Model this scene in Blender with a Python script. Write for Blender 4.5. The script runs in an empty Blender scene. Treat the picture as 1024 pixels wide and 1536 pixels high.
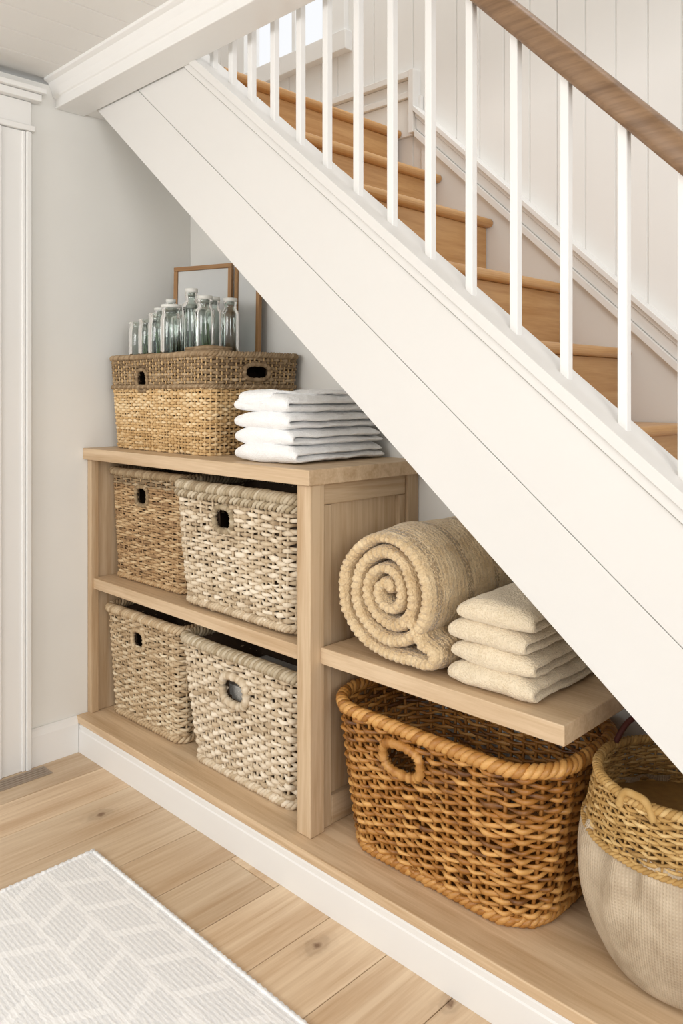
import bpy, math, random
import numpy as np
from mathutils import noise, Vector
rng=random.Random(7); npr=np.random.RandomState(7)
pi=math.pi
sc=bpy.context.scene

def lin(h):
    h=h.lstrip('#'); o=[]
    for i in (0,2,4):
        c=int(h[i:i+2],16)/255
        o.append(c/12.92 if c<=.04045 else ((c+.055)/1.055)**2.4)
    return (o[0],o[1],o[2],1)

# ---------------- mesh builder ----------------
class MB:
    def __init__(s): s.v=[];s.n=0;s.f=[];s.m=[];s.s=[];s.t=[]
    def add(s,V,F,mat=0,smooth=False,tint=.5):
        V=np.asarray(V,float).reshape(-1,3)
        if isinstance(F,np.ndarray): F=(F+s.n).tolist()
        else: F=[[i+s.n for i in f] for f in F]
        s.v.append(V); s.f.extend(F); s.m.extend([mat]*len(F)); s.s.extend([smooth]*len(F))
        T=np.empty(len(V)); T[:]=tint; s.t.append(T); s.n+=len(V)
    def box(s,x0,x1,y0,y1,z0,z1,mat=0,tint=.5):
        V=[(x0,y0,z0),(x1,y0,z0),(x1,y1,z0),(x0,y1,z0),(x0,y0,z1),(x1,y0,z1),(x1,y1,z1),(x0,y1,z1)]
        s.add(V,[(0,3,2,1),(4,5,6,7),(0,1,5,4),(1,2,6,5),(2,3,7,6),(3,0,4,7)],mat,False,tint)
    def prism(s,poly,y0,y1,mat=0,tint=.5,smooth=False):
        n=len(poly)
        V=[(x,y0,z) for x,z in poly]+[(x,y1,z) for x,z in poly]
        F=[tuple(range(n)),tuple(range(2*n-1,n-1,-1))]
        F+=[(i,i+n,(i+1)%n+n,(i+1)%n) for i in range(n)]
        s.add(V,F,mat,smooth,tint)
    def prismy(s,poly,x0,x1,mat=0,tint=.5):
        n=len(poly)
        V=[(x0,y,z) for y,z in poly]+[(x1,y,z) for y,z in poly]
        F=[tuple(range(n)),tuple(range(2*n-1,n-1,-1))]
        F+=[(i,i+n,(i+1)%n+n,(i+1)%n) for i in range(n)]
        s.add(V,F,mat,False,tint)
    def tube(s,P,A,B,r1,r2,closed=False,sides=6,val=.5,mat=0):
        P=np.asarray(P,float); n=len(P)
        if n<2: return
        th=np.arange(sides)*2*pi/sides
        r1=np.broadcast_to(np.asarray(r1,float),(n,)); r2=np.broadcast_to(np.asarray(r2,float),(n,))
        V=P[:,None,:]+A[:,None,:]*(np.cos(th)[None,:,None]*r1[:,None,None])+B[:,None,:]*(np.sin(th)[None,:,None]*r2[:,None,None])
        i=np.arange(n if closed else n-1); j=np.arange(sides)
        I,J=np.meshgrid(i,j,indexing='ij'); I2=(I+1)%n; J2=(J+1)%sides
        F=np.stack([I*sides+J,I2*sides+J,I2*sides+J2,I*sides+J2],-1).reshape(-1,4)
        val=np.repeat(np.broadcast_to(np.asarray(val,float),(n,)),sides)
        s.add(V.reshape(-1,3),F,mat,True,val)
        if not closed:
            b=s.n-n*sides
            s.f.append([b+k for k in range(sides)][::-1]); s.f.append([b+(n-1)*sides+k for k in range(sides)])
            s.m+= [mat,mat]; s.s+=[True,True]
    def wire(s,P,r,closed=False,sides=8,val=.5,mat=0,r2=None):
        P=np.asarray(P,float); n=len(P)
        T=(np.roll(P,-1,0)-np.roll(P,1,0)) if closed else np.gradient(P,axis=0)
        T/=np.linalg.norm(T,axis=1)[:,None]+1e-9
        up=np.array([0,0,1.]) if abs(T[:,2]).mean()<.8 else np.array([0,1.,0])
        A=np.cross(T,up); A/=np.linalg.norm(A,axis=1)[:,None]+1e-9
        B=np.cross(A,T)
        s.tube(P,A,B,r,r if r2 is None else r2,closed,sides,val,mat)
    def grid(s,G,mat=0,smooth=True,tint=.5,closeu=False,closev=False):
        nu,nv=G.shape[:2]
        i=np.arange(nu if closeu else nu-1); j=np.arange(nv if closev else nv-1)
        I,J=np.meshgrid(i,j,indexing='ij'); I2=(I+1)%nu; J2=(J+1)%nv
        F=np.stack([I*nv+J,I2*nv+J,I2*nv+J2,I*nv+J2],-1).reshape(-1,4)
        s.add(G.reshape(-1,3),F,mat,smooth,tint)
    def lathe(s,prof,cx,cy,z,seg=28,mat=0,tint=.5):
        th=np.arange(seg)*2*pi/seg
        G=np.array([[(cx+r*math.cos(a),cy+r*math.sin(a),z+h) for a in th] for r,h in prof])
        s.grid(G,mat,True,tint,closev=True)
    def finish(s,name,mats,loc=(0,0,0),rot=0,bevel=0,parent=None):
        me=bpy.data.meshes.new(name)
        V=np.concatenate(s.v)
        me.from_pydata(V.tolist(),[],s.f)
        me.polygons.foreach_set('material_index',s.m)
        me.polygons.foreach_set('use_smooth',s.s)
        at=me.attributes.new('tint','FLOAT','POINT'); at.data.foreach_set('value',np.concatenate(s.t))
        for m in mats: me.materials.append(m)
        me.update()
        ob=bpy.data.objects.new(name,me); sc.collection.objects.link(ob)
        ob.location=loc; ob.rotation_euler=(0,0,rot)
        if bevel:
            b=ob.modifiers.new('bevel','BEVEL'); b.width=bevel; b.segments=2; b.limit_method='ANGLE'; b.angle_limit=math.radians(40)
        if parent: ob.parent=parent
        return ob

# ---------------- materials ----------------
def newmat(name,rough=.6):
    m=bpy.data.materials.new(name); m.use_nodes=True; nt=m.node_tree
    b=nt.nodes['Principled BSDF']; b.inputs['Roughness'].default_value=rough
    return m,nt,b
def ramp(nt,src,stops):
    r=nt.nodes.new('ShaderNodeValToRGB'); e=r.color_ramp.elements
    while len(e)<len(stops): e.new(.5)
    for el,(p,c) in zip(e,stops): el.position=p; el.color=c
    nt.links.new(src,r.inputs[0]); return r.outputs[0]
def coords(nt,scale=(1,1,1),rot=(0,0,0),loc=(0,0,0)):
    tc=nt.nodes.new('ShaderNodeTexCoord'); mp=nt.nodes.new('ShaderNodeMapping')
    mp.inputs['Scale'].default_value=scale; mp.inputs['Rotation'].default_value=rot; mp.inputs['Location'].default_value=loc
    nt.links.new(tc.outputs['Object'],mp.inputs[0]); return mp.outputs[0]
def noi(nt,vec,scale,detail=4,dist=0,rough=.5):
    n=nt.nodes.new('ShaderNodeTexNoise'); n.inputs['Scale'].default_value=scale; n.inputs['Detail'].default_value=detail
    n.inputs['Distortion'].default_value=dist; n.inputs['Roughness'].default_value=rough
    nt.links.new(vec,n.inputs['Vector']); return n.outputs['Fac']
def mth(nt,op,a,b=None,c=None):
    n=nt.nodes.new('ShaderNodeMath'); n.operation=op
    for i,x in enumerate((a,b,c)):
        if x is None: continue
        if isinstance(x,(int,float)): n.inputs[i].default_value=x
        else: nt.links.new(x,n.inputs[i])
    return n.outputs[0]
def mix(nt,f,a,b,mode='MIX'):
    n=nt.nodes.new('ShaderNodeMix'); n.data_type='RGBA'; n.blend_type=mode
    for i,x in ((0,f),(6,a),(7,b)):
        if isinstance(x,(int,float,tuple)): n.inputs[i].default_value=x
        else: nt.links.new(x,n.inputs[i])
    return n.outputs[2]
def bump(nt,b,h,st=.3,d=.002):
    n=nt.nodes.new('ShaderNodeBump'); n.inputs['Strength'].default_value=st; n.inputs['Distance'].default_value=d
    nt.links.new(h,n.inputs['Height']); nt.links.new(n.outputs[0],b.inputs['Normal'])
def attr(nt):
    a=nt.nodes.new('ShaderNodeAttribute'); a.attribute_name='tint'; return a.outputs['Fac']
def sep(nt,v):
    s=nt.nodes.new('ShaderNodeSeparateXYZ'); nt.links.new(v,s.inputs[0]); return s.outputs

def paint(name,c,rough=.5,var=.02):
    m,nt,b=newmat(name,rough)
    f=noi(nt,coords(nt),3,3)
    c=lin(c); c2=tuple(x*(1-var*2) for x in c[:3])+(1,)
    nt.links.new(ramp(nt,f,[(.3,c2),(.7,c)]),b.inputs['Base Color'])
    f2=noi(nt,coords(nt),180,2); bump(nt,b,f2,.06,.001)
    return m
def wood(name,c1,c2,axis='x',rough=.5,k=1,knots=(),tintamt=.35):
    m,nt,b=newmat(name,rough)
    s={'x':(1.2,22,22),'y':(22,1.2,22),'z':(22,22,1.2)}[axis]
    v=coords(nt,tuple(q*k for q in s))
    t=attr(nt)
    off=nt.nodes.new('ShaderNodeVectorMath'); off.operation='ADD'
    cb=nt.nodes.new('ShaderNodeCombineXYZ'); tm=mth(nt,'MULTIPLY',t,37.)
    for i in range(3): nt.links.new(tm,cb.inputs[i])
    nt.links.new(v,off.inputs[0]); nt.links.new(cb.outputs[0],off.inputs[1]); v=off.outputs[0]
    f=noi(nt,v,1.0,6,.8,.6); f2=noi(nt,v,6,3,.2,.6)
    g=mth(nt,'ADD',mth(nt,'MULTIPLY',f,.7),mth(nt,'MULTIPLY',f2,.3))
    col=ramp(nt,g,[(.36,lin(c2)),(.60,lin(c1))])
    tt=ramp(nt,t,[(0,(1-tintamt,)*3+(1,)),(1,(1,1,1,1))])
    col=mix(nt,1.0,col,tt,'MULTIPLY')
    if knots:
        kk=None; o=sep(nt,coords(nt)); wob=mth(nt,'MULTIPLY',noi(nt,coords(nt),45,3),.022)
        for kx,ky,kr in knots:
            dx=mth(nt,'SUBTRACT',o[0],kx); dy=mth(nt,'MULTIPLY',mth(nt,'SUBTRACT',o[1],ky),.65)
            d=mth(nt,'SQRT',mth(nt,'ADD',mth(nt,'MULTIPLY',dx,dx),mth(nt,'MULTIPLY',dy,dy)))
            d=mth(nt,'ADD',d,wob)
            e=mth(nt,'DIVIDE',mth(nt,'SUBTRACT',d,.010),kr)
            kk=e if kk is None else mth(nt,'MINIMUM',kk,e)
        core=ramp(nt,kk,[(.12,(.85,.85,.85,1)),(.3,(.38,.38,.38,1)),(.75,(.08,.08,.08,1)),(1,(0,0,0,1))])
        ring=mth(nt,'MULTIPLY',mth(nt,'SINE',mth(nt,'MULTIPLY',kk,16.)),.08)
        fall=ramp(nt,kk,[(.2,(1,1,1,1)),(1,(0,0,0,1))])
        col=mix(nt,mth(nt,'ADD',core,mth(nt,'MULTIPLY',ring,fall)),col,lin('#77593f'))
    nt.links.new(col,b.inputs['Base Color'])
    bump(nt,b,g,.12,.001)
    return m
def fibre(name,dark,mid,light,rough=.75):
    m,nt,b=newmat(name,rough)
    t=attr(nt); v=coords(nt)
    f=noi(nt,v,60,3); f2=noi(nt,coords(nt,(1,1,1)),9,2)
    g=mth(nt,'ADD',mth(nt,'MULTIPLY',t,.6),mth(nt,'ADD',mth(nt,'MULTIPLY',f,.25),mth(nt,'MULTIPLY',f2,.15)))
    nt.links.new(ramp(nt,g,[(.22,lin(dark)),(.5,lin(mid)),(.78,lin(light))]),b.inputs['Base Color'])
    bump(nt,b,noi(nt,v,400,2),.4,.001)
    return m
def terry(name,c,c2,scale=260,st=.5):
    m,nt,b=newmat(name,.95)
    v=coords(nt)
    vo=nt.nodes.new('ShaderNodeTexVoronoi'); vo.inputs['Scale'].default_value=scale; nt.links.new(v,vo.inputs['Vector'])
    f=noi(nt,v,25,4)
    g=mth(nt,'ADD',mth(nt,'MULTIPLY',vo.outputs['Distance'],.6),mth(nt,'MULTIPLY',f,.5))
    nt.links.new(ramp(nt,g,[(.2,lin(c2)),(.6,lin(c))]),b.inputs['Base Color'])
    bump(nt,b,mth(nt,'ADD',vo.outputs['Distance'],mth(nt,'MULTIPLY',noi(nt,v,70,3),1.2)),st,.004)
    b.inputs['Sheen Weight'].default_value=.3
    return m

M_wall=paint('wall_paint','#e9e8e3',.7)
M_white=paint('trim_white','#ebeae7',.4,.01)
M_string=paint('stringer_white','#dfddd9',.45,.01)
M_panel=paint('panel_white','#e7e5e1',.5,.01)
M_oakx=wood('oak_x','#dcc2a0','#c0a17c','x')
M_oaky=wood('oak_y','#d9bf9d','#bd9d77','y')
M_oakz=wood('oak_z','#d9bf9d','#bd9d77','z')
M_floor=wood('floor_oak','#e5cdad','#c8a884','y',.42,.8,[(.446,-.159,.045),(1.308,-.094,.042),(1.626,-.02,.04),(.16,-.62,.04),(2.6,-.6,.05)],.2)
M_tread=wood('tread_oak','#d3a670','#b98850','y',.35)
M_rail=wood('handrail_oak','#957658','#70543a','x',.4)
M_dark=paint('dark_gap','#4a4038',.9)

# ---------------- room ----------------
YW=.47; YF=.97; XE=4.6
b=MB()
x=0
while x<XE:
    y=-4.2-rng.random()*1.2
    while y<0.0:
        L=1.1+rng.random()*.7
        b.box(x+.0012,x+.1788,y+.0012,min(y+L,0.015)-.0012,-.02,0,0,rng.random())
        y+=L
    x+=.18
b.box(-.2,XE,-5.4,1.2,-.06,-.021,1)
b.finish('floor',[M_floor,M_dark],bevel=.0016)

def groove_poly(a0,a1,w,g=.004,d=.004):
    pts=[]; a=a0
    while a<a1-1e-6:
        e=min(a+w,a1); pts+=[(a+g/2,0),(e-g/2,0),(e,d)]; a=e
    return [(a0,d)]+pts
def panel_wall(mb,x0,x1,z0,z1,y,w=.1,mat=0):
    pts=groove_poly(x0,x1,w,.006,.005)
    G=np.array([[(p,y+d,z) for p,d in pts] for z in (z0,z1)])
    mb.grid(G,mat,False)
    mb.box(x0,x1,y+.006,y+.08,z0,z1,mat)

b=MB()
panel_wall(b,-1.3,-.3,1.2,4.4,YF+.02); panel_wall(b,.3,3.6,0,4.4,YF+.02)
panel_wall(b,-.3,.3,1.2,2.72,YF+.02); panel_wall(b,-.3,.3,3.6,4.4,YF+.02)
b.finish('wall_far',[M_panel])
b=MB()
b.box(-.36,-.285,YF-.005,YF+.03,2.722,3.60); b.box(.285,.36,YF-.005,YF+.03,2.722,3.60)
b.box(-.37,.37,YF-.008,YF+.032,3.601,3.68); b.box(-.38,.38,YF-.02,YF+.033,2.64,2.72)
b.box(-.299,-.262,YF+.04,YF+.07,2.722,3.599); b.box(.262,.299,YF+.04,YF+.07,2.722,3.599)
b.box(-.261,.261,YF+.041,YF+.069,3.56,3.598); b.box(-.261,.261,YF+.041,YF+.069,2.723,2.76)
b.box(-.012,.012,YF+.044,YF+.066,2.761,3.559); b.box(-.26,.26,YF+.046,YF+.064,3.15,3.175)
b.finish('window_1',[M_white],bevel=.003)

b=MB(); b.box(-.1,0,-.29,1.05,0,2.3); b.box(-.1,0,-1.245,-.291,2.1,2.318); b.box(-.1,0,-5,-1.246,0,2.318)
b.finish('wall_left',[M_wall])
b=MB(); b.prism([(0.001,.0),(3.0,0),(2.66,.127),(0.001,2.29)],YW,YW+.08); b.finish('wall_back',[M_wall])
b=MB(); b.box(-1.4,-1.3,-.1,1.05,2.2,4.4); b.finish('wall_end',[M_wall])
b=MB(); b.box(-1.3,3.6,-.1,-.02,2.505,4.4); b.finish('wall_landing',[M_wall])
b=MB()
pts=groove_poly(0,XE,.14,.007,.006)
G=np.array([[(p,y,2.32+d) for p,d in pts] for y in (-5,-.06)]); b.grid(G,0,False)
b.box(-.1,XE,-5,-.03,2.328,2.5)
b.finish('ceiling',[M_panel])
b=MB()
prof=[(-.085,2.225),(.024,2.225),(.024,2.327),(-.125,2.327),(-.125,2.312),(-.11,2.305),(-.10,2.285),(-.092,2.262),(-.085,2.258)]
b.prismy(prof,0.001,3.6)
b.box(.001,.16,.025,YW-.001,2.231,2.245)
b.finish('trim_1',[M_white],bevel=.003)

# door casing + door + baseboard on left wall
b=MB()
def casing_v(y0,y1,z0,z1):
    b.box(0,.018,y0+.002,y1-.002,z0,z1); b.box(0,.026,y0,y0+.02,z0,z1-.001)
    b.box(0,.024,y1-.030,y1-.018,z0,z1-.001); b.box(0,.030,y1-.0175,y1,z0,z1-.002)
casing_v(-.295,-.178,0,2.119); casing_v(-1.36,-1.243,0,2.119)
b.box(0,.03,-1.38,-.165,2.12,2.139); b.box(0,.02,-1.37,-.175,2.14,2.219); b.box(0,.045,-1.40,-.15,2.22,2.244); b.box(0,.06,-1.41,-.14,2.245,2.262)
b.finish('trim_2',[M_white],bevel=.003)
b=MB(); b.box(-.05,-.01,-1.243,-.295,.008,2.098)
for z0,z1 in ((.2,.95),(1.1,1.95)):
    for y0,y1 in ((-1.15,-.82),(-.72,-.4)):
        b.box(-.01,-.004,y0,y1,z0,z1); b.box(-.012,.001,y0+.04,y1-.04,z0+.04,z1-.04)
b.finish('door_1',[M_white],bevel=.004)
b=MB()
b.prism([(0,0),(.018,0),(.018,.10),(.012,.118),(.007,.125),(0,.125)],-.177,-.007); b.finish('baseboard_left',[M_white],bevel=.001)
M_metal=paint('vent_metal','#9a8b7b',.45)
b=MB(); b.box(.01,.075,-.42,-.14,0,.003)
for i in range(4): b.box(.018+i*.014,.025+i*.014,-.412,-.148,.003,.005)
b.finish('floor_vent',[M_metal],loc=(.025,0,0))

# plinth
b=MB(); b.prismy([(-.006,0),(.02,0),(.02,.099),(-.001,.099),(-.004,.092),(-.004,.080),(-.006,.076)],0.001,2.66)
b.finish('baseboard_front',[M_white],bevel=.0008)

# ---------------- cabinet ----------------
b=MB()
b.box(0.001,2.6,-.008,YW-.001,.1005,.125,0,.95)
b.box(.001,.028,.035,.065,.1255,1.0175,2,.6); b.box(0.001,.018,.066,YW-.001,.1255,1.0175,2,.45)
b.box(1.10,1.15,.035,.085,.1255,1.0175,2,.75); b.box(1.10,1.148,.42,YW-.001,.1255,1.0175,2,.5)
b.box(1.108,1.124,.086,.419,.1255,1.0175,2,.7)
b.box(1.102,1.139,.086,.122,.1255,.961,2,.5); b.box(1.102,1.139,.392,.419,.1255,.961,2,.5)
b.box(1.102,1.140,.086,.419,.962,1.0172,1,.6); b.box(1.102,1.138,.123,.391,.1255,.2,1,.5)
b.box(0.0185,1.0995,.045,YW-.016,.562,.60,0,.85)
b.box(0.001,1.163,.018,YW-.001,1.018,1.058,0,.8)
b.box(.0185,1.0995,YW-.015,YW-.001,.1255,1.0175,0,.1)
b.box(1.1502,1.833,.07,YW-.001,.560,.602,0,.85)
b.finish('storage_cabinet',[M_oakx,M_oaky,M_oakz],bevel=.0025)

# ---------------- staircase ----------------
def sb(x): return 2.295-.815*x
def st(x): return 2.777-.815*x
b=MB()
xe=2.66
def band(f0,f1,x0,x1,y0,y1,mat=0):
    b.prism([(x0,f0(x0)),(x1,f0(x1)),(x1,f1(x1)),(x0,f1(x0))],y0,y1,mat)
band(lambda x:sb(x)+.001,lambda x:st(x)-.001,0.001,xe,.0345,.13)
band(sb,lambda x:sb(x)+.212,0.001,xe,.03,.034)
band(lambda x:sb(x)+.2140,lambda x:st(x)-.058,0.001,xe,.030,.034)
band(lambda x:st(x)-.055,lambda x:st(x)-.03,0.001,xe,.024,.034)
band(lambda x:st(x)-.029,lambda x:st(x)+.0,0.001,xe,.018,.14)
band(lambda x:sb(x)+.01,lambda x:sb(x)+.03,0.001,xe,.1305,YW-.001,0)
sx=[.66,.85,1.07,1.35,1.56,1.74,1.96,2.18,2.40,2.62]
sz=[2.25,2.045,1.85,1.60,1.385,1.165,.95,.735,.52,.305]
zl=sz+[.09]
for k,(x,z) in enumerate(zip(sx,sz)):
    xb=(sx[k-1]-.029) if k else -1.3
    tint=rng.random()
    nose=[(x-.015+.015*math.cos(a),z-.015+.015*math.sin(a)) for a in np.linspace(-pi/2,pi/2,9)]
    y0_=.141
    if k==0:
        b.prism([(.2,z-.03)]+nose+[(.2,z)],y0_,YF,1,.9); b.box(-1.29,.199,y0_,YF,z-.012,z-.001,1,.8)
    else: b.prism([(xb,z-.03)]+nose+[(xb,z)],y0_,YF+.0,1,.6+.4*tint)
    b.box(x-.045,x-.028,y0_,YF,zl[k+1]+.0005,z-.0305,1,.45+.4*tint)
b.finish('staircase',[M_string,M_tread],bevel=.0015)
def rk(x): return 2.29-.925*(x-.767)
b=MB()
def bandr(o0,o1,x0,x1,y0,y1=None):
    b.prism([(x0,rk(x0)+o0),(x1,rk(x1)+o0),(x1,rk(x1)+o1),(x0,rk(x0)+o1)],y0,y1 or YF+.022)
bandr(-.75,-.116,.751,2.9,YF+.004)
for o0,o1,y in ((-.115,-.086,YF-.02),(-.085,-.041,YF-.008),(-.04,-.0225,YF-.016),(-.022,0,YF-.03)): bandr(o0,o1,.736,2.9,y)
b.box(-1.29,.75,YF+.004,YF+.018,2.22,2.359)
for z0,z1,y in ((2.36,2.384,YF-.01),(2.385,2.429,YF),(2.43,2.455,YF-.022)):
    b.box(-1.29,.71,y,YF+.019,z0,z1)
b.box(.711,.735,YF-.024,YF+.021,2.22,2.457)
b.finish('trim_3',[M_panel],bevel=.002)

def rb(x): return 2.099+(1.605-x)*1.03
b=MB()
bx=[.685,.775,.863,.961,1.0655,1.1655,1.273,1.383,1.496,1.607,1.718,1.832,1.950,2.06,2.175,2.29,2.4]
for x in bx:
    w=.0095
    zt=min(rb(x)+.02,3.3)
    b.box(x-w,x+w,.08-w,.08+w,st(x)-.012,zt,0)
b.finish('stair_balusters',[M_white],bevel=.0025)
b=MB()
xs=np.linspace(.45,2.62,30)
P=np.array([(x,.08,rb(x)+.038) for x in xs])
sides=20
T=np.array([1,0,-1.03]);T/=np.linalg.norm(T)
A=np.tile([0,1.,0],(len(P),1)); B=np.tile(np.cross([0,1.,0],T)*-1,(len(P),1))
th=np.arange(sides)*2*pi/sides
c=np.sign(np.cos(th))*abs(np.cos(th))**.6; s_=np.sign(np.sin(th))*abs(np.sin(th))**.6
G=P[:,None,:]+A[:,None,:]*(c*.03)[None,:,None]+B[:,None,:]*(s_*.027)[None,:,None]
b.grid(G,0,True,.8,closev=True)
b.f.append(list(range(sides))); b.f.append([(len(P)-1)*sides+k for k in range(sides)][::-1]); b.m+=[0,0]; b.s+=[False,False]
b.finish('handrail',[M_rail])

# ---------------- baskets ----------------
def perim(hw,hd,cr,p):
    p=np.asarray(p)%1.0
    segs=[('l',(0,-hd),(hw-cr,-hd),(0,-1)),('c',(hw-cr,-hd+cr),-pi/2),('l',(hw,-hd+cr),(hw,hd-cr),(1,0)),('c',(hw-cr,hd-cr),0),
          ('l',(hw-cr,hd),(-hw+cr,hd),(0,1)),('c',(-hw+cr,hd-cr),pi/2),('l',(-hw,hd-cr),(-hw,-hd+cr),(-1,0)),('c',(-hw+cr,-hd+cr),pi),('l',(-hw+cr,-hd),(0,-hd),(0,-1))]
    Ls=[math.dist(q[1],q[2]) if q[0]=='l' else pi*cr/2 for q in segs]
    L=sum(Ls); s=p*L
    X=np.zeros_like(s);Y=np.zeros_like(s);NX=np.zeros_like(s);NY=np.zeros_like(s); acc=0
    for q,l in zip(segs,Ls):
        m=(s>=acc-1e-9)&(s<=acc+l+1e-9)
        f=(s[m]-acc)/max(l,1e-9)
        if q[0]=='l':
            X[m]=q[1][0]+(q[2][0]-q[1][0])*f; Y[m]=q[1][1]+(q[2][1]-q[1][1])*f; NX[m]=q[3][0]; NY[m]=q[3][1]
        else:
            a=q[2]+f*pi/2; X[m]=q[1][0]+cr*np.cos(a); Y[m]=q[1][1]+cr*np.sin(a); NX[m]=np.cos(a); NY[m]=np.sin(a)
        acc+=l
    return X,Y,NX,NY,L
def braid(mb,hw,hd,cr,z,R,r,turn,n3=3,mat=0,flat=.8,core=True,base=.5,wob=0.0):
    _,_,_,_,L=perim(hw,hd,cr,np.array([0.]))
    turns=max(4,int(L/turn)); n=turns*10
    p=np.arange(n)/n; X,Y,NX,NY,_=perim(hw,hd,cr,p)
    Nn=np.stack([NX,NY,0*NX],-1); U=np.tile([0,0,1.],(n,1))
    wz=wob*np.interp(p,np.linspace(0,1,24),np.append(npr.randn(23),0))
    C=np.stack([X,Y,0*X+z+wz],-1)
    for k in range(n3):
        th=2*pi*(p*turns+k/n3)
        P=C+Nn*(R*np.cos(th))[:,None]+U*(R*flat*np.sin(th))[:,None]
        v=base+.35*(npr.rand()-.5)+.3*(np.interp(p,np.linspace(0,1,50),npr.rand(50))-.5)+.12*np.cos(th)
        mb.wire(P,r*(.85+.3*np.interp(p,np.linspace(0,1,60),npr.rand(60))),True,7,v,mat)
    if core: mb.tube(C,Nn,U,R*.7,R*.7*flat,True,8,base-.35,mat)
def basket(prof,h,rows,ps,sr,amp=None,holes=(),rims=(),bot=None,rowmat=None,rowtint=None,stakemat=0,linermat=1,zj=.0014,stake_r=.7,base=.5,vr=.56,var=1.0):
    mb=MB(); amp=amp or sr*.9
    _,_,_,_,L=perim(*prof(.8),np.array([0.]))
    K=int(L/ps/2)*2; n=K*6; p=np.arange(n)/n; k=p*K
    pitch=h/rows
    def inhole(p,z,pad=0):
        m=np.zeros(np.shape(p),bool)
        for (pc,hwid,z0,z1) in holes:
            d=abs((p-pc+.5)%1-.5)*L
            zc=(z0+z1)/2; hz=(z1-z0)/2
            q=(np.abs(d)/(hwid+pad))**3+(np.abs((z-zc)/(hz+pad)))**3
            m|=q<1
        return m
    kj=k+.12*np.interp(p,np.linspace(0,1,K+1),npr.randn(K+1))
    for j in range(rows):
        t=(j+.5)/rows; z=h*t
        X,Y,NX,NY,_=perim(*prof(t),p)
        Nn=np.stack([NX,NY,0*NX],-1); U=np.tile([0,0,1.],(n,1))
        am=(1+.5*(np.interp(p,np.linspace(0,1,K//2),npr.rand(K//2))-.5))
        cc=np.cos(pi*(kj+j))
        off=amp*cc*am
        zz=z+zj*np.interp(p,np.linspace(0,1,70),np.append(npr.randn(69),0))
        P=np.stack([X,Y,zz],-1)+Nn*off[:,None]
        rr=sr*(.88+.25*npr.rand())*(1+.15*np.interp(p,np.linspace(0,1,60),npr.randn(60)))
        rv=np.minimum(pitch*vr,sr*1.2)*(1+.18*np.interp(p,np.linspace(0,1,90),npr.randn(90)))*(.93+.1*cc)
        v=base+var*(.4*(npr.rand()-.5)+.6*(np.interp(p,np.linspace(0,1,44),npr.rand(44))-.5))+.08*cc
        if rowtint: v=v+rowtint(j)
        mt=rowmat(j) if rowmat else 0
        hm=inhole(p,z)
        if hm.any():
            idx=np.arange(n); st0=int(np.argmax(hm)); order=np.roll(idx,-st0); keep=~hm[order]
            run=[]
            for o,kp in zip(order,keep):
                if kp: run.append(o)
                elif run:
                    a=np.array(run); mb.tube(P[a],Nn[a],U[a],rr[a]*.8,rv[a],False,6,v[a],mt); run=[]
            if run:
                a=np.array(run); mb.tube(P[a],Nn[a],U[a],rr[a]*.8,rv[a],False,6,v[a],mt)
        else:
            mb.tube(P,Nn,U,rr*.8,rv,True,6,v,mt)
    ts=np.linspace(0,1,12)
    for kk in range(K):
        pk=kk/K; pts=[];runs=[]
        for t in ts:
            X,Y,NX,NY,_=perim(*prof(t),np.array([pk]))
            if inhole(np.array([pk]),h*t)[0]:
                if len(pts)>1: runs.append(pts)
                pts=[]
            else: pts.append((X[0],Y[0],h*t))
        if len(pts)>1: runs.append(pts)
        for q in runs: mb.wire(q,sr*stake_r,False,5,base-.1+.3*(rng.random()-.5),stakemat)
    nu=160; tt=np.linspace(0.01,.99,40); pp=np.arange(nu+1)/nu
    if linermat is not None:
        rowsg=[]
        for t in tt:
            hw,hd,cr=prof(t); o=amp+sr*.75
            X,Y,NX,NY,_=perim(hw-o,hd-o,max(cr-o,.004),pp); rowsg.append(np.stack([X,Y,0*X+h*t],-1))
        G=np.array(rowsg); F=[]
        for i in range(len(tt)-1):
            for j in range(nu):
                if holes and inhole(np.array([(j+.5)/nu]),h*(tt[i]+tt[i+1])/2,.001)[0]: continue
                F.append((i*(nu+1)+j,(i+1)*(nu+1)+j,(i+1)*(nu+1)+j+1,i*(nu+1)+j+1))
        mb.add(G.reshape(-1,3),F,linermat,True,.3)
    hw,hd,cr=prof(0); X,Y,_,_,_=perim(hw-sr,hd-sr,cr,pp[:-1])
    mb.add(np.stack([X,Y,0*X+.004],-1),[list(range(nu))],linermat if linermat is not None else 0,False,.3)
    hw,hd,cr=prof(1)
    for (dz,out,R,r,turn,n3,mt,fl,bs) in rims: braid(mb,hw+out,hd+out,cr+max(out,0),h+dz,R,r,turn,n3,mt,fl,True,bs,.001)
    if bot:
        hw,hd,cr=prof(0); braid(mb,hw,hd,cr,bot[0]*.8+bot[1]*.6,*bot)
    return mb
def hole_ring(mb,prof,h,hole,r,mat=0,val=.5,extra=.004):
    pc,hwid,z0,z1=hole
    _,_,_,_,L=perim(*prof(.8),np.array([0.]))
    P=[]
    for a in np.linspace(0,2*pi,48,endpoint=False):
        ca,sa=math.cos(a),math.sin(a)
        u=math.copysign(abs(ca)**.7,ca)*(hwid+r*.3); z=(z0+z1)/2+math.copysign(abs(sa)**.7,sa)*((z1-z0)/2+r*.3)
        X,Y,NX,NY,_=perim(*prof(z/h),np.array([(pc+u/L)%1.0])); P.append((X[0]+NX[0]*extra,Y[0]+NY[0]*extra,z))
    v=val+.5*(npr.rand(48)-.5)
    mb.wire(np.array(P),r*(1+.16*np.cos(np.arange(48)*pi)),True,8,v,mat)
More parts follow.
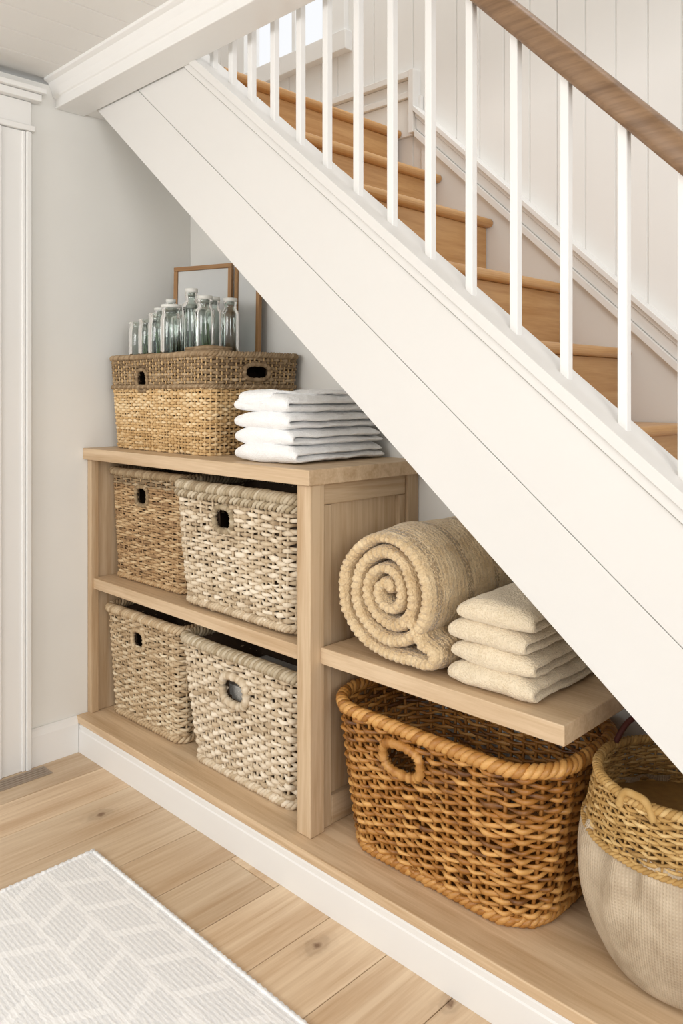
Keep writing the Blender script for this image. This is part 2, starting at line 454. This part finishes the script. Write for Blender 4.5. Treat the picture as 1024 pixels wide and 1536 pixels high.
def rp(w0,d0,w1,d1,cr,bulge=0,pw=1):
    def f(t):
        e=t**pw; q=bulge*math.sin(pi*t)
        return ((w0+(w1-w0)*e)/2+q,(d0+(d1-d0)*e)/2+q,cr)
    return f

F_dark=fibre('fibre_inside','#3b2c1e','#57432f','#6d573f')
F_straw=fibre('fibre_straw','#a8824e','#d3b07c','#ecd4aa')
F_brown=fibre('fibre_brownband','#5e4831','#8b7354','#b8a080')
F_tan=fibre('fibre_tan','#7a5c3e','#b39167','#dac097')
F_tanrim=fibre('fibre_tanrim','#66523b','#988161','#c4b090')
F_grey=fibre('fibre_greywash','#8a7152','#c8b496','#ecdfc9')
F_greyrim=fibre('fibre_greyrim','#6f5c45','#a59375','#d3c6ae')
F_sand=fibre('fibre_sand','#8b7251','#bea582','#e2d2b4')
F_honey=fibre('fibre_honey','#5f3813','#a46d2d','#d3a05c',.42)
F_gold=fibre('fibre_gold','#7e5c2f','#b58f52','#d9ba82')

# A: top basket on the counter
pA=rp(.545,.34,.60,.362,.03)
_,_,_,_,LA=perim(*pA(.8),np.array([0.]))
hw,hd,cr=pA(.8); pside=(hw-cr+pi*cr/2+(hd-cr))/LA
hA=.312; holes=[(-.045%1,.030,.20,.268),(pside,.048,.235,.28)]
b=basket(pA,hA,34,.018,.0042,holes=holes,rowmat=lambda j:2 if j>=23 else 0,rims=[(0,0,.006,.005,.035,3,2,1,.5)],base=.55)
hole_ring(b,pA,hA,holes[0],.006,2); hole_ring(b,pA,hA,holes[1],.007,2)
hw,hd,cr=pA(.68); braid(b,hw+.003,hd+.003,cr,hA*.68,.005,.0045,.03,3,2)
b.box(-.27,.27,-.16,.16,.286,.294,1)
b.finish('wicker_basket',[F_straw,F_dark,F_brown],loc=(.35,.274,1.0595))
TZ=1.0595+.2945

p1=rp(.40,.28,.445,.30,.03); h1=.372; hl=[(0.985,.034,.268,.328)]
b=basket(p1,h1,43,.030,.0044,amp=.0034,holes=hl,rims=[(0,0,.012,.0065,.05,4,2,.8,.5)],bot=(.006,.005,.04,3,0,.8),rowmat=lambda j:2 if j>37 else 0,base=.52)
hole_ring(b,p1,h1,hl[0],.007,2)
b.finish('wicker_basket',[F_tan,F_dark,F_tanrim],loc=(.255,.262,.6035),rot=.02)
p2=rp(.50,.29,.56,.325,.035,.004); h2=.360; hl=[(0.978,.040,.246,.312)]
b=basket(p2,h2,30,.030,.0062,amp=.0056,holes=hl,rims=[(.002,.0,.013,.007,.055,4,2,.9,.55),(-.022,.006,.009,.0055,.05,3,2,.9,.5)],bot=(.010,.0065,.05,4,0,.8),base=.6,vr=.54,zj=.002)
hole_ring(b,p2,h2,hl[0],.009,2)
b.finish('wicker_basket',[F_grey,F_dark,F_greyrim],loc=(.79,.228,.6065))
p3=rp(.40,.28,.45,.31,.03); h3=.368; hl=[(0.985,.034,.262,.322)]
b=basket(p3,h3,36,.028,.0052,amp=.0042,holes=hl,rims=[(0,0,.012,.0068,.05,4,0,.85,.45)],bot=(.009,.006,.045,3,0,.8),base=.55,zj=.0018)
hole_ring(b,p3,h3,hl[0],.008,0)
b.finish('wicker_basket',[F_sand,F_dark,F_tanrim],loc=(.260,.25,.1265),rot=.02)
p4=rp(.44,.28,.54,.325,.035,.004); h4=.370; hl=[(0.0,.052,.236,.31)]
b=basket(p4,h4,27,.029,.0064,amp=.0060,holes=hl,rims=[(0,0,.013,.007,.05,4,2,.9,.6)],bot=(.010,.007,.05,4,0,.8),base=.66,vr=.54,zj=.002)
hole_ring(b,p4,h4,hl[0],.012,0,.6,.01)
b.box(-.19,.19,-.13,.11,.17,.266,3)
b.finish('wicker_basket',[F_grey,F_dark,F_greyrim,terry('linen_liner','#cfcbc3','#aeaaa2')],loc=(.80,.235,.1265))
def p5(t):
    e=t**.8
    return ((.525+.105*e)/2,(.33+.065*e)/2,.10+.03*e)
h5=.345; hl=[(0.975,.052,.250,.312)]
b=basket(p5,h5,31,.037,.0060,amp=.0068,holes=hl,rims=[(.002,0,.009,.0085,.05,3,0,.9,.62)],bot=(.009,.007,.06,4,0,.8),stake_r=.8,base=.54,linermat=None,vr=.50,var=1.25,zj=.0017)
hole_ring(b,p5,h5,hl[0],.011,0,.65,.012)
b.finish('wicker_laundry_basket',[F_honey,F_dark],loc=(1.474,.262,.127))

# belly basket
def p6(t): r=.197-.024*t; return (r,r,r-.001)
h6=.105
b=basket(p6,h6,17,.022,.0040,amp=.0034,rims=[(0,0,.006,.005,.03,3,0,.9,.5)],base=.55,linermat=None,vr=.58)
for v in b.v: v[:,2]+=.265
braid(b,.199,.199,.198,.268,.004,.0036,.03,3,0)
seg=260
prof=[(.02,0.0),(.12,0.0),(.145,.006),(.165,.03),(.185,.07),(.201,.12),(.208,.17),(.208,.215),(.204,.25),(.199,.27),(.19,.285)]
pz=np.linspace(0,1,90); pr=np.interp(pz,np.linspace(0,1,len(prof)),[q[0] for q in prof]); ph_=np.interp(pz,np.linspace(0,1,len(prof)),[q[1] for q in prof])
kern=np.ones(7)/7
for _ in range(2):
    pr[4:-4]=np.convolve(pr,kern,'same')[4:-4]; ph_[4:-4]=np.convolve(ph_,kern,'same')[4:-4]
G=np.zeros((90,seg,3))
for i in range(90):
    for j in range(seg):
        a=2*pi*j/seg
        w=max(0,min(1,(ph_[i]-.05)/.18))
        f=.008*w*noise.noise(Vector((math.cos(a)*5,math.sin(a)*5,ph_[i]*4)))*2
        f-=.012*w*max(0,math.sin(a*6+2.5*noise.noise(Vector((math.cos(a)*2,math.sin(a)*2,ph_[i]*8)))))**3
        r=pr[i]+f if i>3 else pr[i]
        G[i,j]=(r*math.cos(a),r*math.sin(a),ph_[i])
b.grid(G,1,True,.5,closev=True)
for a0 in (-1.75,1.3):
    P=[]
    for u in np.linspace(-1,1,18):
        a=a0+u*.2; zz=.352+.034*(1-u**4); P.append((.180*math.cos(a),.180*math.sin(a),zz))
    b.wire(np.array(P),.0075,False,8,.55,0)
P=[(.17*math.cos(a),.17*math.sin(a),.37+.05*math.sin((a-2.2)/.8*pi)) for a in np.linspace(2.2,3.0,16)]
b.wire(np.array(P),.006,False,8,.5,2)
def knit():
    m,nt,bs=newmat('knit_fabric',.95)
    v=coords(nt); o=sep(nt,v)
    ang=mth(nt,'ARCTAN2',o[1],o[0])
    row=mth(nt,'SINE',mth(nt,'MULTIPLY',o[2],1000.))
    colm=mth(nt,'SINE',mth(nt,'ADD',mth(nt,'MULTIPLY',ang,230.),mth(nt,'MULTIPLY',row,.6)))
    h=mth(nt,'ADD',mth(nt,'MULTIPLY',colm,.5),mth(nt,'MULTIPLY',row,.2))
    n=noi(nt,v,20,4); g=mth(nt,'ADD',mth(nt,'MULTIPLY',h,.12),n)
    nt.links.new(ramp(nt,g,[(.25,lin('#a6937a')),(.75,lin('#cab9a0'))]),bs.inputs['Base Color'])
    bump(nt,bs,h,.5,.002); return m
b.finish('belly_basket',[F_gold,knit(),paint('leather_strap','#5a2a25',.5)],loc=(2.002,.258,.126))

# ---------------- fabrics ----------------
def sweep(mb,path,W,th,mapf,cs=44,ex=5.,mat=0,nz=.003,nsc=14,rib=0,ribl=.012,seed=0,endr=0.004,thj=0,fuzz=0):
    path=np.asarray(path,float); n=len(path)
    T=np.gradient(path,axis=0); T/=np.linalg.norm(T,axis=1)[:,None]+1e-9
    Nn=np.stack([-T[:,1],T[:,0]],-1)
    s=np.concatenate([[0],np.cumsum(np.linalg.norm(np.diff(path,axis=0),axis=1))])
    a=np.arange(cs)*2*pi/cs
    ca=np.sign(np.cos(a))*abs(np.cos(a))**(2/ex); sa=np.sign(np.sin(a))*abs(np.sin(a))**(2/ex)
    G=np.zeros((n,cs,3)); L=s[-1]
    for i in range(n):
        e=min(s[i],L-s[i])/(th*.5); e=math.sqrt(max(0,1-(1-min(1,e))**2))
        e=max(e,.05)
        tt=th*.5*e
        rb_=rib*abs(math.sin(pi*s[i]/ribl)) if rib else 0
        for j in range(cs):
            edge=max(0,abs(ca[j])-.8)/.2
            w=ca[j]*(W/2+rb_-(endr*(1-e)))
            h=sa[j]*tt*(1+thj*noise.noise(Vector((s[i]*9+seed,w*9,seed))))
            if rib: h*=(1+rb_*25*edge)
            q=path[i]+Nn[i]*h
            x,y,z=mapf(q[0],q[1],w)
            if nz:
                d=noise.noise_vector(Vector((x*nsc+seed,y*nsc,z*nsc)))
                d2=noise.noise_vector(Vector((x*nsc*3+seed,y*nsc*3,z*nsc*3)))
                x+=d[0]*nz+d2[0]*nz*.35; y+=d[1]*nz+d2[1]*nz*.35; z+=d[2]*nz*.6+d2[2]*nz*.25
            if fuzz:
                d=npr.randn(3)*fuzz; x+=d[0]; y+=d[1]; z+=d[2]
            G[i,j]=(x,y,z)
    mb.grid(G,mat,True,.5,closev=True)
    for i in (0,n-1):
        b0=mb.n-n*cs+i*cs; f=[b0+k for k in range(cs)]; mb.f.append(f if i else f[::-1]); mb.m.append(mat); mb.s.append(True)

def towel(mb,x0,x1,y0,y1,z0,tl,seed,jx=0,jy=0,rot=0,ex=2.9):
    r=tl/2; pts=[]
    zc=z0+r
    ya,yb=y0+r+jy,y1+jy
    for y in np.linspace(yb,ya,70): pts.append((y,zc))
    bul=1.35
    for a in np.linspace(0,pi,15)[1:-1]: pts.append((ya-r*bul*math.sin(a),zc+r-r*math.cos(a)))
    for y in np.linspace(ya,yb-.012,70): pts.append((y,zc+tl))
    cx=(x0+x1)/2+jx; cy=(y0+y1)/2; W=x1-x0
    c,s=math.cos(rot),math.sin(rot)
    def mp(y,z,w):
        dx,dy=w,y-cy
        e=(abs(w)/(W/2))
        sag=-.010*e**4*(z-z0)/(2*tl) + .003*(1-e**2)*(z-z0)/(2*tl)
        return (cx+dx*c-dy*s,cy+dx*s+dy*c,z+sag)
    sweep(mb,pts,W,tl*1.12,mp,96,ex,0,.0060,13,seed=seed,thj=.4,fuzz=.0003)
M_tw=terry('terry_white','#fbfbfa','#f1f1f1',260,.45)
M_tc=terry('terry_cream','#e9d9bd','#d3bf9d',260,.6)
b=MB()
z=1.062
for i in range(4):
    tl=.0225 if i<3 else .025
    towel(b,.78+.003*i,1.04-.008*i,.085+.006*(i%2),.445,z,tl,i*3.1,rng.uniform(-.007,.007),rng.uniform(-.004,.004),rng.uniform(-.035,.035)); z+=2*tl
def mp(y,zz,w): return (.875+w+ .3*(y-.09),y,zz)
pts=[(.33-.006*i, z+.004+.003*math.sin(i*.2)) for i in range(39)]+[(.096-.014*math.sin(a),z+.004-.016*(1-math.cos(a))) for a in np.linspace(0,pi/2,7)]+[(.080,z-.014-.004*i) for i in range(5)]
sweep(b,pts,.14,.015,mp,60,3.2,0,.004,16,seed=9,thj=.3,fuzz=.0003)
b.finish('folded_towels',[M_tw])
b=MB(); z=.606
for i in range(4):
    tl=.0235
    towel(b,1.528+.004*i,1.745-.005*i,.112+.008*(i%2),.42,z,tl,20+i*2.3,rng.uniform(-.007,.007),0,rng.uniform(-.06,.06)); z+=2*tl
b.finish('folded_towels',[M_tc])

# blanket roll
b=MB()
cx,cz=1.355,.774; pts=[]
turns=3.75; R0=.012; R1=.149
a0=math.radians(270)-2*pi*turns
N_=900
for i in range(N_):
    u=i/(N_-1)
    a=a0+(math.radians(270)-a0)*u
    r=R0+(R1-R0)*(u**1.02)
    r*=1+.022*math.sin(a*2.3)
    pts.append((cx+r*math.cos(a),cz+r*math.sin(a)))
zb=pts[-1][1]
for x in np.linspace(pts[-1][0]+.004,1.475,30): pts.append((x,zb))
for a in np.linspace(-pi/2,pi/2,16)[1:]: pts.append((1.475+.020*math.cos(a),zb+.020+.020*math.sin(a)))
for k in range(1,14): pts.append((1.475-.004*k,zb+.040+.0004*k*k))
pts=np.array(pts); s=np.concatenate([[0],np.cumsum(np.linalg.norm(np.diff(pts,axis=0),axis=1))])
su=np.arange(0,s[-1],.0026); pts=np.stack([np.interp(su,s,pts[:,0]),np.interp(su,s,pts[:,1])],-1)
sweep(b,pts,.350,.0395,lambda x,z,w:(x,.262+w,z),72,2.9,0,.007,9,rib=.0060,ribl=.0165,seed=3,thj=.22,fuzz=.0005)
def blanket_mat():
    m,nt,bs=newmat('blanket_knit',.95)
    v=coords(nt); o=sep(nt,v)
    f=noi(nt,v,30,4); f2=noi(nt,coords(nt,(400,60,400)),1,2)
    y=o[1]
    st1=mth(nt,'SINE',mth(nt,'MULTIPLY',y,420.)) 
    band_=mth(nt,'GREATER_THAN',mth(nt,'SINE',mth(nt,'MULTIPLY',mth(nt,'ADD',y,.02),55.)),.80)
    base=ramp(nt,mth(nt,'ADD',mth(nt,'MULTIPLY',f,.7),mth(nt,'MULTIPLY',f2,.3)),[(.3,lin('#c6a87c')),(.65,lin('#e6cfa8'))])
    dots=mth(nt,'MULTIPLY',band_,mth(nt,'GREATER_THAN',noi(nt,v,180,1),.46))
    col=mix(nt,mth(nt,'MULTIPLY',dots,.62),base,lin('#8a7050'))
    nt.links.new(col,bs.inputs['Base Color'])
    vo=nt.nodes.new('ShaderNodeTexVoronoi'); vo.inputs['Scale'].default_value=170; nt.links.new(v,vo.inputs['Vector'])
    bump(nt,bs,mth(nt,'ADD',mth(nt,'MULTIPLY',st1,.2),vo.outputs['Distance']),.7,.004)
    bs.inputs['Sheen Weight'].default_value=.3
    return m
b.finish('blanket_roll',[blanket_mat()])

# ---------------- jars, frames ----------------
def glass(name,c,rough=.03):
    m,nt,bs=newmat(name,rough); bs.inputs['Transmission Weight'].default_value=1; bs.inputs['Base Color'].default_value=lin(c); bs.inputs['IOR'].default_value=1.45
    f=noi(nt,coords(nt),20,2); bump(nt,bs,f,.05,.002)
    return m
M_gl=glass('clear_glass','#e6ece8'); M_cork=paint('jar_lid','#e2e2dc',.5); M_green=paint('herb_green','#7f9470',.8)
def jar(name,x,y,H,R,lid=True,neck=.6,green=False):
    b=MB(); w=.0022
    o=[(.001,0),(R*.92,0),(R,.006),(R,H*.74),(R*.94,H*.79),(R*neck,H*.83),(R*neck,H*.9),(R*neck*1.08,H*.91),(R*neck*1.08,H*.94),(R*neck,H*.945)]
    i=[(max(r-w,.001),max(h,.004)) for r,h in o[::-1]]
    b.lathe(o+i,0,0,0,32,0)
    if lid: b.lathe([(.001,H*.90),(R*neck*.85,H*.90),(R*neck*.85,H*.945),(R*neck*1.12,H*.95),(R*neck*1.12,H*1.0),(.001,H*1.01)],0,0,0,20,1)
    if green:
        for q in range(12):
            a=rng.random()*6.28; r=R*.6*rng.random(); P=[(r*math.cos(a)*(1-u*.3),r*math.sin(a)+.004*math.sin(u*5),.008+u*H*.55) for u in np.linspace(0,1,7)]
            b.wire(np.array(P),.003,False,5,.5,2)
    b.finish(name,[M_gl,M_cork,M_green],loc=(x,y,TZ+.0005))
for (x,y,H,R,l,nk,g) in [(.126,.165,.155,.035,False,.9,False),(.200,.158,.16,.034,False,.9,True),(.158,.238,.20,.031,True,.75,False),(.226,.232,.225,.031,True,.5,False),
    (.274,.152,.175,.035,False,.9,True),(.293,.226,.20,.031,True,.6,True),(.360,.226,.25,.032,True,.6,False),(.349,.152,.19,.035,True,.85,False),(.428,.232,.22,.033,True,.7,True),
    (.240,.304,.21,.028,True,.6,False),(.310,.300,.235,.030,True,.6,False),(.385,.300,.225,.030,True,.65,False),(.47,.306,.215,.030,True,.7,False)]:
    jar('glass_jar',x,y,H,R,l,nk,g)
def frame(name,x,y,w,h,rot,z,tilt):
    b=MB(); t=.016; d=.016
    b.box(0,w,0,d,0,t,0,.7); b.box(0,w,0,d,h-t,h,0,.7); b.box(0,t,0.0005,d-.0005,t,h-t,1,.6); b.box(w-t,w,0.0005,d-.0005,t,h-t,1,.8)
    b.box(t,w-t,.006,.010,t,h-t,2)
    ob=b.finish(name,[wood('frame_wood_'+str(w),'#b98d5c','#94683b','x'),wood('frame_woodz_'+str(w),'#b98d5c','#94683b','z'),paint('mat_board_'+str(w),'#d3d4d2',.2)],loc=(x,y,z),bevel=.0015)
    ob.rotation_euler=(-tilt,0,rot)
frame('picture_frame',.088,.328,.255,.365,.34,TZ+.001,.03)
frame('picture_frame',.352,.408,.125,.355,.10,TZ+.001,.02)
# coiled lid lying on the tray
b=MB()
a=np.arange(72)*2*pi/72
for i in range(5):
    R=.070+.006*min(i,3) if i<4 else .088; zz=.006+.0078*i
    b.wire(np.stack([R*.95*np.cos(a),R*.72*np.sin(a),0*a+zz],-1),.0058,True,6,.5+.4*npr.rand(72)-.2,0)
for i in range(8):
    R=.006+.0106*i
    b.wire(np.stack([R*.95*np.cos(a),R*.72*np.sin(a),0*a+.036+.002*(8-i)*.6],-1),.0060,True,6,.5+.4*npr.rand(72)-.2,0)
b.finish('coiled_wicker_lid',[F_brown],loc=(.522,.178,TZ+.0005))

# ---------------- rug ----------------
def rugmat():
    m,nt,bs=newmat('rug_weave',.95)
    v=coords(nt); o=sep(nt,v)
    wobx=mth(nt,'MULTIPLY',mth(nt,'SUBTRACT',noi(nt,v,50,2),.5),.022)
    X=mth(nt,'ADD',o[0],wobx); Y=mth(nt,'ADD',o[1],wobx)
    def lines(kx,ky,per,w):
        q=mth(nt,'ADD',mth(nt,'MULTIPLY',X,kx/per),mth(nt,'MULTIPLY',Y,ky/per))
        fr=mth(nt,'FRACT',q); return mth(nt,'LESS_THAN',fr,w)
    A=lines(1,.55,.13,.2); B=lines(1,-.55,.13,.2); C=lines(0,1,.105,.14)
    st_=mth(nt,'GREATER_THAN',mth(nt,'FRACT',mth(nt,'MULTIPLY',Y,1/.21)),.5)
    L=mth(nt,'MAXIMUM',mth(nt,'MULTIPLY',A,st_),mth(nt,'MULTIPLY',B,mth(nt,'SUBTRACT',1.,st_)))
    L=mth(nt,'MAXIMUM',L,C)
    rows=mth(nt,'SINE',mth(nt,'MULTIPLY',mth(nt,'ADD',o[1],mth(nt,'MULTIPLY',wobx,.2)),560.))
    n=noi(nt,coords(nt,(90,260,1)),1,3)
    g=mth(nt,'ADD',mth(nt,'MULTIPLY',rows,.14),n)
    base=mix(nt,ramp(nt,g,[(.3,(0,0,0,1)),(.7,(1,1,1,1))]),lin('#e0e1e2'),lin('#f1f1f0'))
    col=mix(nt,mth(nt,'MULTIPLY',L,.6),base,lin('#f9f9f8'))
    nt.links.new(col,bs.inputs['Base Color'])
    bump(nt,bs,mth(nt,'ADD',mth(nt,'MULTIPLY',L,.9),mth(nt,'ADD',mth(nt,'MULTIPLY',rows,.09),mth(nt,'MULTIPLY',n,.5))),.5,.005)
    return m
b=MB(); b.box(.615,2.75,-2.1,-.27,.0005,.010)
P=[]
for q in np.arange(.62,2.745,.006): P.append((q,-.274))
for q in np.arange(-.274,-2.095,-.006): P.append((2.745,q))
for q in np.arange(2.745,.62,-.006): P.append((q,-2.095))
for q in np.arange(-2.095,-.274,.006): P.append((.62,q))
P=np.array([(x,y,.0078) for x,y in P]); rr=.0065+.0014*np.cos(np.arange(len(P))*pi*.7)
b.wire(P,rr,True,6)
b.finish('area_rug',[rugmat()])

# ---------------- light ----------------
w=bpy.data.worlds.new('world'); sc.world=w; w.use_nodes=True
bg=w.node_tree.nodes['Background']; bg.inputs[0].default_value=(.96,.975,1,1); bg.inputs[1].default_value=1.0
def area(name,loc,target,sx_,sy_,power,col):
    l=bpy.data.lights.new(name,'AREA'); l.shape='RECTANGLE'; l.size=sx_; l.size_y=sy_; l.energy=power; l.color=col
    o=bpy.data.objects.new(name,l); sc.collection.objects.link(o); o.location=loc
    o.rotation_euler=(Vector(target)-Vector(loc)).to_track_quat('-Z','Y').to_euler(); return o
area('assumed_front_light',(1.0,-3.3,1.85),(1.0,0,.6),1.6,.9,37,(1,.985,.965))  # added area lamp for assumed daylight from the front; no window stands there
area('side_fill_light',(4.4,-1.9,1.8),(0,-.1,.8),1.6,.9,40,(1,.985,.965))  # added fill lamp brightening the left wall and risers; no window there
area('stairwell_fill_light',(1.2,.5,4.3),(1.2,.5,0),2.6,.8,22,(1,.985,.965))  # fill lamp added above the open stairwell, not an actual skylight

cam=bpy.data.cameras.new('camera'); co=bpy.data.objects.new('camera',cam); sc.collection.objects.link(co); sc.camera=co
co.location=(2.607,-1.336,1.25); co.rotation_euler=(pi/2,0,math.radians(44.5))
cam.sensor_fit='AUTO'; cam.sensor_width=36; cam.lens=1190/1536*36; cam.shift_y=-(768-590)/1536; cam.clip_start=.02
sc.view_settings.view_transform='Standard'; sc.view_settings.look='None'
